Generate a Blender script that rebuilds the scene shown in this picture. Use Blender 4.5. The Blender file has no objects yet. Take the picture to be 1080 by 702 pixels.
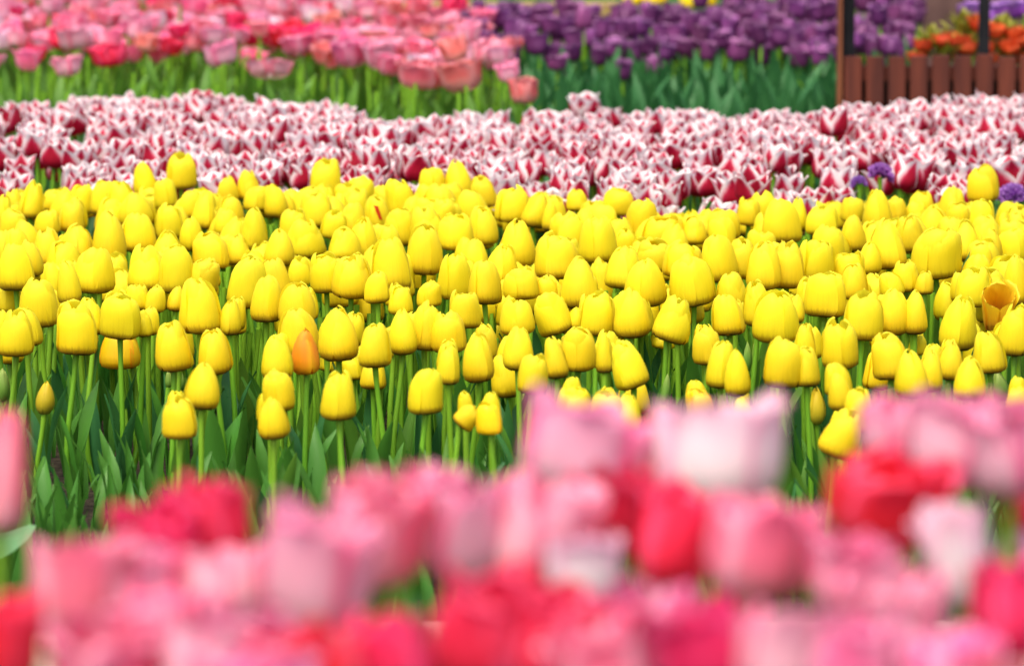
import bpy, math, random
from mathutils import Vector, Matrix, noise
R = math.radians
rnd = random.Random(11)
sc = bpy.context.scene
COL = sc.collection

# ------------------------------------------------------------------ camera, world, sun, exposure
FPX = 5000.0                      # focal length in pixels of the 1080 px wide photograph
CAM = Vector((0.0, 0.0, 1.48))
PITCH = math.atan(671.0 / FPX)
cd = bpy.data.cameras.new('camera')
cam = bpy.data.objects.new('camera', cd)
COL.objects.link(cam)
cam.location = CAM
cam.rotation_euler = (math.pi / 2 - PITCH, 0, 0)
cd.sensor_width = 36.0
cd.lens = 36.0 * FPX / 1080.0
cd.clip_start = 0.1
cd.clip_end = 2000.0
cd.dof.use_dof = True
cd.dof.focus_distance = 8.15
cd.dof.aperture_fstop = 6.2
sc.camera = cam

SUN_EL, SUN_AZ = 62.0, 205.0      # azimuth clockwise from +Y: the sun stands behind and left of the camera
w = bpy.data.worlds.new('World')
sc.world = w
w.use_nodes = True
nt = w.node_tree
sky = nt.nodes.new('ShaderNodeTexSky')
sky.sky_type = 'NISHITA'
sky.sun_disc = False
sky.sun_elevation = R(SUN_EL)
sky.sun_rotation = R(SUN_AZ)
sky.air_density = 1.0
sky.dust_density = 7.0
sky.ozone_density = 0.6
nt.links.new(sky.outputs[0], nt.nodes['Background'].inputs['Color'])
nt.nodes['Background'].inputs['Strength'].default_value = 0.15

sl = bpy.data.lights.new('sun', 'SUN')
sl.energy = 1.35
sl.angle = R(42)
sl.color = (1.0, 0.92, 0.80)
so = bpy.data.objects.new('sun', sl)
COL.objects.link(so)
sd = Vector((math.sin(R(SUN_AZ)) * math.cos(R(SUN_EL)), math.cos(R(SUN_AZ)) * math.cos(R(SUN_EL)), math.sin(R(SUN_EL))))
so.rotation_euler = sd.to_track_quat('Z', 'Y').to_euler()

sc.view_settings.view_transform = 'Standard'
sc.view_settings.look = 'None'
sc.view_settings.gamma = 1.0
sc.view_settings.use_curve_mapping = False
sc.view_settings.exposure = 0.82
sc.render.engine = 'CYCLES'
sc.cycles.max_bounces = 8
sc.cycles.transmission_bounces = 4
sc.cycles.diffuse_bounces = 4
sc.cycles.use_denoising = True

# ------------------------------------------------------------------ helpers
CR = cam.rotation_euler.to_matrix()
def ray(px, py):
    return CR @ Vector(((px - 540.0) / FPX, (351.0 - py) / FPX, -1.0))
def at_dist(px, py, d):
    v = ray(px, py)
    return CAM + v * (d / v.y)
def at_height(px, py, z):
    v = ray(px, py)
    return CAM + v * ((z - CAM.z) / v.z)
def project(p):
    q = CR.transposed() @ (p - CAM)
    return 540.0 + FPX * q.x / -q.z, 351.0 - FPX * q.y / -q.z

def tag(o, label=None, cat=None, group=None, kind=None):
    if label: o['label'] = label
    if cat: o['category'] = cat
    if group: o['group'] = group
    if kind: o['kind'] = kind
    return o
def link(name, data, parent=None, loc=(0, 0, 0), rot=(0, 0, 0), scale=(1, 1, 1)):
    o = bpy.data.objects.new(name, data)
    COL.objects.link(o)
    o.parent = parent
    o.location = loc
    o.rotation_euler = rot
    o.scale = scale
    return o

class MB:
    """collects vertices, faces and uv, links them as one mesh"""
    def __init__(s):
        s.v, s.f, s.uv, s.m = [], [], [], []
    def grid(s, rows, uvs, mat=0, close=False):
        n0, nr, nc = len(s.v), len(rows), len(rows[0])
        for r in rows: s.v.extend(r)
        for i in range(nr - 1):
            for j in range(nc if close else nc - 1):
                k = (j + 1) % nc
                s.f.append((n0 + i * nc + j, n0 + i * nc + k, n0 + (i + 1) * nc + k, n0 + (i + 1) * nc + j))
                s.m.append(mat)
                s.uv.append((uvs[i][j], uvs[i][k], uvs[i + 1][k], uvs[i + 1][j]))
    def box(s, x0, x1, y0, y1, z0, z1, mat=0):
        n = len(s.v)
        s.v += [(x0, y0, z0), (x1, y0, z0), (x1, y1, z0), (x0, y1, z0), (x0, y0, z1), (x1, y0, z1), (x1, y1, z1), (x0, y1, z1)]
        for q in ((0, 3, 2, 1), (4, 5, 6, 7), (0, 1, 5, 4), (1, 2, 6, 5), (2, 3, 7, 6), (3, 0, 4, 7)):
            s.f.append(tuple(n + i for i in q)); s.m.append(mat)
            s.uv.append(((0, 0), (1, 0), (1, 1), (0, 1)))
    def add(s, o, M, mat=0):
        n = len(s.v)
        s.v += [tuple(M @ Vector(p)) for p in o.v]
        for f, u, mm in zip(o.f, o.uv, o.m):
            s.f.append(tuple(n + i for i in f)); s.uv.append(u); s.m.append(mm + mat)
    def mesh(s, name, mats, smooth=True):
        me = bpy.data.meshes.new(name)
        me.from_pydata([tuple(p) for p in s.v], [], s.f)
        ul = me.uv_layers.new(name='uv')
        flat = [c for q in s.uv for p in q for c in p]
        ul.data.foreach_set('uv', flat)
        for mt in (mats if isinstance(mats, (list, tuple)) else [mats]): me.materials.append(mt)
        me.polygons.foreach_set('material_index', s.m)
        me.polygons.foreach_set('use_smooth', [smooth] * len(me.polygons))
        me.update()
        return me

# ------------------------------------------------------------------ materials
class NT:
    def __init__(s, name):
        s.mat = bpy.data.materials.new(name); s.mat.use_nodes = True
        s.t = s.mat.node_tree; s.t.nodes.clear()
    def n(s, typ, **kw):
        nd = s.t.nodes.new(typ)
        for k, v in kw.items(): setattr(nd, k, v)
        return nd
    def l(s, a, b): s.t.links.new(a, b)
    def math(s, op, a, b=None, clamp=False):
        m = s.n('ShaderNodeMath', operation=op, use_clamp=clamp)
        for i, x in enumerate((a, b)):
            if x is None: continue
            if isinstance(x, (int, float)): m.inputs[i].default_value = x
            else: s.l(x, m.inputs[i])
        return m.outputs[0]
    def ramp(s, fac, stops, interp='LINEAR'):
        r = s.n('ShaderNodeValToRGB'); r.color_ramp.interpolation = interp
        e = r.color_ramp.elements
        while len(e) < len(stops): e.new(0.5)
        for x, (p, c) in zip(e, stops):
            x.position = p; x.color = (*c, 1)
        s.l(fac, r.inputs[0]); return r.outputs[0]
    def mix(s, fac, a, b, blend='MIX'):
        m = s.n('ShaderNodeMix', data_type='RGBA', blend_type=blend)
        for i, x in ((0, fac), (6, a), (7, b)):
            if isinstance(x, (int, float)): m.inputs[i].default_value = x
            elif isinstance(x, tuple): m.inputs[i].default_value = (*x, 1)
            else: s.l(x, m.inputs[i])
        return m.outputs[2]
    def uv(s):
        u = s.n('ShaderNodeUVMap', uv_map='uv'); x = s.n('ShaderNodeSeparateXYZ')
        s.l(u.outputs[0], x.inputs[0]); return u.outputs[0], x.outputs[0], x.outputs[1]
    def rand(s): return s.n('ShaderNodeObjectInfo').outputs['Random']
    def noise(s, vec, scale, detail=2.0, dim='3D'):
        n = s.n('ShaderNodeTexNoise'); n.inputs['Scale'].default_value = scale; n.inputs['Detail'].default_value = detail
        if vec is not None: s.l(vec, n.inputs['Vector'])
        return n.outputs[0]
    def streak(s, uv, sx, sy):
        mp = s.n('ShaderNodeMapping'); mp.inputs['Scale'].default_value = (sx, sy, 1)
        s.l(uv, mp.inputs[0]); return mp.outputs[0]
    def hsv(s, col, h=None, sat=None, val=None):
        n = s.n('ShaderNodeHueSaturation')
        for nm, x in (('Hue', h), ('Saturation', sat), ('Value', val)):
            if x is None: continue
            if isinstance(x, (int, float)): n.inputs[nm].default_value = x
            else: s.l(x, n.inputs[nm])
        s.l(col, n.inputs['Color']); return n.outputs[0]
    def out(s, col, rough=0.5, spec=0.3, trans=0.0, bump=None, sheen=0.0, tcol=None):
        p = s.n('ShaderNodeBsdfPrincipled'); o = s.n('ShaderNodeOutputMaterial')
        s.l(col, p.inputs['Base Color']); p.inputs['Roughness'].default_value = rough
        p.inputs['Specular IOR Level'].default_value = spec
        p.inputs['Sheen Weight'].default_value = sheen
        if bump is not None:
            b = s.n('ShaderNodeBump'); b.inputs['Strength'].default_value = bump[1]; b.inputs['Distance'].default_value = bump[2]
            s.l(bump[0], b.inputs['Height']); s.l(b.outputs[0], p.inputs['Normal'])
        if trans:
            t = s.n('ShaderNodeBsdfTranslucent'); s.l(tcol if tcol is not None else col, t.inputs[0])
            m = s.n('ShaderNodeMixShader'); m.inputs[0].default_value = trans
            s.l(p.outputs[0], m.inputs[1]); s.l(t.outputs[0], m.inputs[2]); s.l(m.outputs[0], o.inputs[0])
        else: s.l(p.outputs[0], o.inputs[0])
        return s.mat

def petal_mat(name, stops, hue=0.012, val=0.12, streak=0.12, trans=0.35, edge=None, edge_w=0.5, rough=0.45):
    m = NT(name)
    uv, u, v = m.uv()
    r = m.rand()
    st = m.noise(m.streak(uv, 9, 1.2), 3.0, 3.0)
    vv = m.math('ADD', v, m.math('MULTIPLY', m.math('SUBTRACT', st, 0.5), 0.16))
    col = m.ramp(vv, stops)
    if edge:
        a = m.math('ABSOLUTE', m.math('SUBTRACT', m.math('MULTIPLY', u, 2.0), 1.0))
        e = m.math('MULTIPLY', m.math('SUBTRACT', m.math('ADD', a, m.math('MULTIPLY', st, 0.5)), 1.0 - edge_w + 0.25), 1.0 / edge_w, True)
        col = m.mix(e, col, edge)
    k = m.math('ADD', 1.0 - val - streak * 0.5, m.math('ADD', m.math('MULTIPLY', r, 2 * val), m.math('MULTIPLY', st, streak)))
    r2 = m.math('FRACT', m.math('MULTIPLY', r, 37.7))
    h = m.math('ADD', 0.5 - hue, m.math('MULTIPLY', r2, 2 * hue))
    col = m.hsv(col, h, 1.0, k)
    return m.out(col, rough, 0.35, trans, bump=(st, 0.35, 0.0012))

M = {}
M['yellow'] = petal_mat('yellow_petal', [(0.0, (.08, .10, .015)), (.19, (.20, .14, .015)), (.28, (.56, .37, .008)), (.38, (.89, .72, .009)), (.6, (.93, .80, .014)), (1.0, (.95, .87, .045))], hue=.007, val=.05, trans=.45, rough=.6, streak=.12)  # brown base shading and top-lit paling painted in; greenish foot is petal colour
M['orange'] = petal_mat('orange_petal', [(0.0, (.30, .16, .02)), (.15, (.88, .46, .008)), (.6, (.92, .37, .01)), (1.0, (.92, .44, .01))], edge=(.9, .55, .01), edge_w=.4)
M['bronze'] = petal_mat('bronze_petal', [(0.0, (.03, .012, .01)), (.10, (.20, .05, .02)), (.26, (.78, .36, .03)), (.55, (.92, .62, .02)), (1.0, (.92, .72, .02))])
M['flushed'] = petal_mat('flushed_petal', [(0.0, (.25, .16, .015)), (.2, (.84, .54, .006)), (.7, (.92, .68, .008)), (1.0, (.92, .70, .01))], edge=(.90, .38, .01), edge_w=.2)
M['greenbud'] = petal_mat('green_bud_petal', [(0.0, (.08, .24, .02)), (.5, (.22, .42, .06)), (1.0, (.46, .56, .14))])
M['yellowbud'] = petal_mat('yellow_bud_petal', [(0.0, (.16, .24, .03)), (.35, (.55, .45, .02)), (1.0, (.80, .58, .01))])
M['pale'] = petal_mat('pale_pink_petal', [(0.0, (.34, .40, .20)), (.14, (.80, .68, .60)), (.42, (.89, .53, .63)), (1.0, (.90, .36, .53))], hue=.015, val=.08, edge=(.88, .13, .30), edge_w=.36)
M['white'] = petal_mat('white_pink_petal', [(0.0, (.40, .46, .28)), (.16, (.84, .80, .74)), (.6, (.88, .74, .80)), (1.0, (.88, .46, .64))], val=.06, edge=(.87, .40, .60), edge_w=.3)
M['rose'] = petal_mat('rose_petal', [(0.0, (.40, .34, .20)), (.14, (.80, .45, .45)), (.45, (.88, .20, .33)), (1.0, (.90, .15, .33))], hue=.018, val=.10, edge=(.90, .46, .60), edge_w=.42)
M['crimson'] = petal_mat('crimson_petal', [(0.0, (.40, .10, .10)), (.2, (.78, .03, .07)), (1.0, (.90, .032, .13))], hue=.012, val=.12, edge=(.90, .12, .28), edge_w=.35)
M['coral'] = petal_mat('coral_petal', [(0.0, (.70, .58, .36)), (.18, (.86, .56, .48)), (.5, (.82, .18, .20)), (1.0, (.84, .24, .28))], hue=.02, val=.1, edge=(.86, .40, .42), edge_w=.4)
M['purple'] = petal_mat('purple_petal', [(0.0, (.10, .06, .09)), (.25, (.17, .035, .15)), (.8, (.25, .065, .235)), (1.0, (.42, .20, .40))], hue=.03, val=.35)
M['violet'] = petal_mat('violet_petal', [(0.0, (.16, .06, .26)), (.5, (.30, .06, .48)), (1.0, (.55, .32, .72))], hue=.02, val=.15)
M['redstreak'] = petal_mat('red_streak_petal', [(0.0, (.55, .05, .01)), (1.0, (.62, .10, .01))])

def redwhite(nm='red_white_petal', lim0=.79):
    m = NT(nm)
    uv, u, v = m.uv()
    r = m.rand()
    st = m.noise(m.streak(uv, 8, 1.5), 3.0, 3.0)
    a = m.math('ABSOLUTE', m.math('SUBTRACT', m.math('MULTIPLY', u, 2.0), 1.0))
    # red flame: broad at the base, a point near three quarters of the petal
    lim = m.math('MULTIPLY', m.math('SUBTRACT', m.math('ADD', lim0, m.math('MULTIPLY', r, .28)), v), 1.35)
    e = m.math('ADD', m.math('SUBTRACT', a, lim), m.math('MULTIPLY', m.math('SUBTRACT', st, .5), .4))
    col = m.ramp(m.math('ADD', m.math('MULTIPLY', e, 1.4), .5, True), [(0.0, (.40, .006, .03)), (.42, (.58, .02, .08)), (.60, (.80, .36, .44)), (.82, (.88, .74, .77)), (1.0, (.92, .87, .87))])
    col = m.hsv(col, 0.5, 1.0, m.math('ADD', .92, m.math('MULTIPLY', m.math('FRACT', m.math('MULTIPLY', r, 17.3)), .14)))
    return m.out(col, .55, .25, .36, bump=(st, .3, .001))
M['redwhite'] = redwhite()
M['redwhite_deep'] = redwhite('deep_red_white_petal', .90)

def green_mat(name, base, tip, rough=.42, trans=.25, val=.25):
    m = NT(name)
    uv, u, v = m.uv()
    r = m.rand()
    st = m.noise(m.streak(uv, 24, .6), 2.0, 2.0)
    geo = m.n('ShaderNodeNewGeometry')
    big = m.noise(geo.outputs['Position'], 9.0, 2.0)
    col = m.ramp(m.math('ADD', v, m.math('MULTIPLY', m.math('SUBTRACT', big, .5), .9), True), [(0.0, base), (1.0, tip)])
    k = m.math('ADD', 1.0 - val, m.math('ADD', m.math('MULTIPLY', r, val), m.math('MULTIPLY', st, val)))
    col = m.hsv(col, m.math('ADD', .49, m.math('MULTIPLY', m.math('FRACT', m.math('MULTIPLY', r, 23.1)), .02)), 1.0, k)
    return m.out(col, rough, .4, trans, bump=(st, .25, .001))
M['stem'] = green_mat('tulip_stem', (.085, .27, .012), (.18, .40, .022), trans=.0)
M['leaf'] = green_mat('tulip_leaf', (.028, .14, .012), (.075, .26, .03))
M['leaf_blue'] = green_mat('blue_green_leaf', (.022, .115, .026), (.05, .20, .055))
M['leaf_bright'] = green_mat('bright_leaf', (.055, .175, .015), (.11, .27, .028))
M['leaf_pale'] = green_mat('pale_leaf', (.10, .24, .09), (.16, .33, .14))
M['stamen'] = NT('stamen'); _m = M['stamen']; _c = _m.n('ShaderNodeRGB'); _c.outputs[0].default_value = (.01, .008, .01, 1); M['stamen'] = _m.out(_c.outputs[0], .7)

def surf(name, c0, c1, scale, rough=.8, bump=.4, dist=.02, spec=.2, stretch=(1, 1, 1), c2=None):
    m = NT(name)
    tc = m.n('ShaderNodeTexCoord'); mp = m.n('ShaderNodeMapping'); mp.inputs['Scale'].default_value = stretch
    m.l(tc.outputs['Object'], mp.inputs[0])
    a = m.noise(mp.outputs[0], scale, 8.0); b = m.noise(mp.outputs[0], scale * .17, 3.0)
    f = m.math('ADD', m.math('MULTIPLY', a, .65), m.math('MULTIPLY', b, .35))
    col = m.ramp(f, [(.36, c0), (.62, c1)])
    return m.out(col, rough, spec, 0, bump=(a, bump, dist))
M['soil'] = surf('soil', (.016, .011, .007), (.06, .042, .028), 40, .95, .9, .02)
M['path'] = surf('sand_path', (.22, .17, .12), (.36, .29, .21), 55, .9, .5, .006)
M['stone'] = surf('edging_stone', (.34, .28, .21), (.52, .45, .36), 30, .8, .5, .004)
M['fence'] = surf('fence_wood', (.065, .013, .008), (.14, .030, .015), 10, .7, .3, .002, .35, (3, 3, .35))
M['fence_orange'] = surf('fence_post_wood', (.12, .035, .014), (.20, .065, .025), 10, .55, .3, .002, .35, (3, 3, .35))
M['black'] = surf('black_metal', (.005, .005, .007), (.010, .011, .014), 20, .6, .1, .001, .2)
M['dark'] = surf('dark_board', (.008, .006, .005), (.02, .014, .011), 12, .8)
M['tan'] = surf('tan_timber', (.28, .20, .06), (.44, .33, .12), 20, .7, .3, .004)
M['brickwall'] = surf('brown_wall', (.06, .033, .03), (.12, .068, .06), 14, .85, .4, .006)
M['lawn'] = surf('lawn', (.02, .06, .012), (.05, .12, .025), 30, .9, .8, .03)

# ------------------------------------------------------------------ ground: one sheet to the horizon
BEDS = dict(yellow=.16, redwhite=.12, pink=.08, purple=.08)
FG_Z = .55
def ground_z(y):
    if y < 3.95: return FG_Z
    if y < 5.25:
        t = (y - 3.95) / 1.3
        return FG_Z + (.04 - FG_Z) * (3 * t * t - 2 * t ** 3)
    if y < 6.42: return .04
    if y < 6.5: return .04 + (.155 - .04) * (y - 6.42) / .08
    if y < 10.2: return .155
    if y < 12.9: return .115
    if y < 17.5: return .075
    return 0.0
ys = [-60, -8, -2, 0, 1, 2, 3, 3.6, 4, 4.4] + [4.5 + .05 * i for i in range(42)] + [6.62 + .25 * i for i in range(48)] + [19, 22, 27, 35, 50, 80, 140, 300, 900]
xs = [-800, -200, -60, -20, -8, -4] + [-3 + .2 * i for i in range(31)] + [4, 8, 20, 60, 200, 800]
g = MB()
rows = [[(x, y, ground_z(y) + (.03 * (noise.noise(Vector((x * 2.2, y * 2.2, 0)))) if 1 < y < 20 and abs(x) < 5 and not 5.2 < y < 6.46 else 0)) for x in xs] for y in ys]
g.grid(rows, [[(0, 0)] * len(xs)] * len(ys))
gm = NT('ground_mat')
geo = gm.n('ShaderNodeNewGeometry'); sx = gm.n('ShaderNodeSeparateXYZ'); gm.l(geo.outputs['Position'], sx.inputs[0])
a = gm.noise(geo.outputs['Position'], 45, 8.0); b = gm.noise(geo.outputs['Position'], 3, 3.0)
soilc = gm.ramp(a, [(.35, (.016, .012, .008)), (.65, (.055, .042, .028))])
grassc = gm.ramp(b, [(.35, (.02, .06, .012)), (.65, (.05, .12, .025))])
isg = gm.math('GREATER_THAN', sx.outputs[1], 18.3)
gc = gm.mix(isg, soilc, grassc)
gmat = gm.out(gc, .95, .15, 0, bump=(a, .8, .02))
tag(link('ground', g.mesh('ground', gmat)), kind='structure')
p = MB()
p.grid([[(-40, 5.28, .046), (40, 5.28, .046)], [(-40, 6.40, .046), (40, 6.40, .046)]], [[(0, 0)] * 2] * 2)
tag(link('path', p.mesh('path', M['path'], False)), kind='structure')

# stone edging in front of the yellow bed: two courses with an open joint
e = MB()
x = -2.2
while x < 2.2:
    L = rnd.uniform(.52, .62)
    o = rnd.uniform(-.004, .004)
    for z0, z1, dy in ((.042, .118, 0), (.123, .205, -.012)):
        pr = [(-.045 + dy, z0), (-.05 + dy, z0 + .008), (-.05 + dy, z1 - .008), (-.04 + dy, z1), (.04, z1), (.048, z1 - .008), (.048, z0)]
        e.grid([[(xx, 6.45 + o + a_, b_) for a_, b_ in pr] for xx in (x, x + .01, x + L - .016, x + L - .006)], [[(0, 0)] * 7] * 4, close=True)
    x += L
tag(link('stone_edging', e.mesh('stone_edging', M['stone'], False)), 'low pale stone edging along the front of the yellow tulip bed', 'edging')

# ------------------------------------------------------------------ flower, stem and leaf meshes
def cat(pts, t):
    n = len(pts) - 1
    f = t * n; i = min(int(f), n - 1); f -= i
    p0, p1, p2, p3 = pts[max(i - 1, 0)], pts[i], pts[i + 1], pts[min(i + 2, n)]
    return tuple(.5 * (2 * b + (c - a) * f + (2 * a - 5 * b + 4 * c - d) * f * f + (-a + 3 * b - 3 * c + d) * f ** 3) for a, b, c, d in zip(p0, p1, p2, p3))

PROF = {
    'closed': [(.05, 0), (.36, .012), (.485, .11), (.50, .27), (.465, .50), (.405, .74), (.29, .93), (.15, 1.0)],
    'square': [(.05, 0), (.37, .012), (.485, .10), (.50, .27), (.485, .53), (.445, .78), (.35, .94), (.23, 1.0)],
    'egg':    [(.05, 0), (.33, .015), (.475, .12), (.50, .29), (.45, .52), (.35, .76), (.20, .94), (.07, 1.0)],
    'bud':    [(.05, 0), (.30, .05), (.46, .22), (.50, .42), (.42, .64), (.28, .84), (.12, .97), (.04, 1.0)],
    'lily':   [(.05, 0), (.26, .03), (.40, .16), (.44, .36), (.43, .58), (.44, .78), (.48, .93), (.52, 1.0)],
    'cup':    [(.05, 0), (.30, .02), (.44, .14), (.50, .36), (.50, .60), (.50, .80), (.50, .94), (.49, 1.0)],
    'open':   [(.05, 0), (.26, .03), (.40, .18), (.46, .40), (.49, .62), (.53, .80), (.57, .92), (.60, .96)],
}
def petal_w(v, sharp):
    if v < .45: return .50 + .50 * math.sin(math.pi / 2 * v / .45)
    return max(0.0, 1 - ((v - .45) / .55) ** (2.7 if sharp < 1 else 1.25)) ** (.58 if sharp < 1 else 1.0)
def flower(style, seed, petals=3, inner=3, sharp=0, ruffle=.02, NV=11, NU=7, skip=None, jit=1.0):
    q = random.Random(seed)
    b = MB()
    pr = PROF[style]
    shx, shy, ovl = q.gauss(0, .06), q.gauss(0, .06), q.uniform(-.06, .06)
    for ring in range(2):
        n = petals if ring == 0 else inner
        for k in range(n):
            if skip == (ring, k): continue
            th0 = 2 * math.pi * (k + .5 * ring) / n + q.uniform(-.1, .1) * jit + (0 if skip else .0)
            hw = (math.pi / n) * (1.10 if ring == 0 else 1.05) * q.uniform(.92, 1.06)
            rs = (1.0 if ring == 0 else .90) * q.uniform(.94, 1.05)
            hs = (.97 if ring == 0 else 1.0) * q.uniform(.90, 1.05)
            tipr = q.uniform(-.055, .055) * jit
            cr = q.uniform(-.09, 0) if ring == 0 else q.uniform(.02, .10)
            lx, ly, lz = q.uniform(0, 50), q.uniform(0, 50), q.uniform(0, 50)
            ph, ph2 = q.uniform(0, 6.3), q.uniform(0, 6.3)
            rows, uvs = [], []
            for i in range(NV):
                v = i / (NV - 1)
                v_ = 1 - (1 - v) ** 1.25
                rr, zz = cat(pr, v_)
                w_ = petal_w(v_, sharp)
                row, ur = [], []
                for j in range(NU):
                    u = -1 + 2 * j / (NU - 1)
                    th = th0 + u * hw * w_
                    r_ = rr * rs + tipr * v_ ** 3
                    r_ *= 1 - cr * u * u + .022 * math.exp(-(u / .3) ** 2) * v_ * (1 - .4 * v_)
                    r_ += ruffle * v_ * v_ * math.sin(3.1 * u + ph) * abs(u) + ruffle * .5 * v_ * math.sin(7 * u + ph2)
                    z_ = zz * hs - .03 * u * u * v_ + ruffle * .5 * v_ * math.sin(5 * u + ph2)
                    r_ += .05 * noise.noise(Vector((u * 1.3 + lx, v_ * 2.6 + ly, lz))) * min(1, 3 * v_)
                    row.append((r_ * math.cos(th) * (1 + ovl) + shx * z_ * z_, r_ * math.sin(th) * (1 - ovl) + shy * z_ * z_, z_))
                    ur.append((u * .5 + .5, v_))
                rows.append(row); uvs.append(ur)
            b.grid(rows, uvs)
    return b

FL = {}
for i in range(6):
    FL['closed', i] = flower('closed', 100 + i, ruffle=.012)
    FL['square', i] = flower('square', 200 + i, ruffle=.016)
    FL['egg', i] = flower('egg', 300 + i, ruffle=.01)
    FL['bud', i] = flower('bud', 400 + i, ruffle=.008)
    FL['lily', i] = flower('lily', 500 + i, sharp=1, ruffle=.014, NV=9, jit=1.6)
    FL['cup', i] = flower('cup', 600 + i, petals=4, inner=5, ruffle=.075, jit=1.8)
    FL['open', i] = flower('open', 700 + i, petals=4, inner=3, ruffle=.045, NV=9)
    FL['purple', i] = flower('closed' if i == 3 else 'lily', 800 + i, ruffle=.06, NV=8, NU=5, jit=2.5)
for i in range(8):
    FL['loose', i] = flower('square' if i % 2 else 'closed', 950 + i, ruffle=.028, jit=2.8)
FL['gap', 0] = flower('open', 901, petals=3, inner=3, skip=(0, 0), ruffle=.02)
FLM = {}
def flower_mesh(style, i, mat):
    key = (style, i, mat)
    if key not in FLM: FLM[key] = FL[style, i].mesh('flower', M[mat])
    return FLM[key]

def stem_shape(seed, bend, sides=7):
    q = random.Random(seed); b = MB()
    a = q.uniform(0, 6.28)
    rows = []
    for i in range(9):
        t = i / 8
        off = bend * math.sin(math.pi * t) + .25 * bend * math.sin(2 * math.pi * t)
        r = .0054 - .0013 * t + (.0012 if i == 8 else 0)
        rows.append([(off * math.cos(a) + r * math.cos(2 * math.pi * j / sides), off * math.sin(a) + r * math.sin(2 * math.pi * j / sides), t) for j in range(sides)])
    b.grid(rows, [[(j / sides, i / 8) for j in range(sides)] for i in range(9)], close=True)
    return b
STEMB = [stem_shape(s, .004 + .004 * (s % 4)) for s in range(8)]
STEM = [s.mesh('stem', M['stem']) for s in STEMB]

def leaf_shape(seed, NV=10, NU=5):
    q = random.Random(seed); b = MB()
    lean0, lean1 = q.uniform(.02, .14), q.uniform(.1, .65)
    wd = q.uniform(.058, .098)
    tw = q.uniform(-.7, .7)
    ph = q.uniform(0, 6.28)
    x = z = 0.0
    rows, uvs = [], []
    for i in range(NV):
        t = i / (NV - 1)
        ang = lean0 + lean1 * t ** 2.2
        if i:
            x += math.sin(ang) / (NV - 1); z += math.cos(ang) / (NV - 1)
        wv = wd * (math.sin(math.pi * min(1, (t * .86 + .10))) ** .75) if t < 1 else .001
        if t > .75: wv *= 1 - ((t - .75) / .25) ** 2 * .9
        nx, nz = math.cos(ang), -math.sin(ang)
        row = []
        for j in range(NU):
            u = -1 + 2 * j / (NU - 1)
            cup = wv * (.55 - .35 * t) * u * u + .012 * math.sin(9 * t + ph) * u
            a_ = tw * t
            yy = wv * u * math.cos(a_); xx = wv * u * math.sin(a_)
            row.append((.012 + x - nx * -0 + xx - cup * nx * 1.0, yy, z - cup * nz * 1.0))
        rows.append(row); uvs.append([(j / (NU - 1), t) for j in range(NU)])
    b.grid(rows, uvs)
    return b
LEAFB = [leaf_shape(40 + s) for s in range(10)]
LEAF = {k: [l.mesh('leaf', M[k]) for l in LEAFB] for k in ('leaf', 'leaf_blue', 'leaf_bright', 'leaf_pale')}

def tulip(name, label, cat_, group, base, gz, wr, hr, style, var, mat, tilt=(0, 0), rz=0.0, leaves=2, leaf='leaf', llen=.30):
    """Empty at the foot; parts: flower, stem, leaves. base: where the head sits on its stem"""
    root = link(name, None, None, (base.x, base.y, gz))
    tag(root, label, cat_, group)
    sl_ = max(.05, base.z - gz)
    fl = link('flower', flower_mesh(style, var, mat), root, (0, 0, sl_ - .002), (tilt[0], tilt[1], 0), (wr, wr, hr))
    fl.rotation_mode = 'XYZ'
    fl.rotation_euler = (Matrix.Rotation(tilt[1], 3, 'Y') @ Matrix.Rotation(tilt[0], 3, 'X') @ Matrix.Rotation(rz, 3, 'Z')).to_euler()
    link('stem', STEM[rnd.randrange(8)], root, (0, 0, 0), (0, 0, rnd.uniform(0, 6.28)), (1, 1, sl_))
    a0 = rnd.uniform(0, 6.28)
    for k in range(leaves):
        L = llen * rnd.uniform(.75, 1.15)
        link('leaf', LEAF[leaf][rnd.randrange(10)], root, (0, 0, 0), (0, 0, a0 + k * (2.4 + rnd.uniform(-.4, .4))), (L, L, L))
    return root

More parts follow.
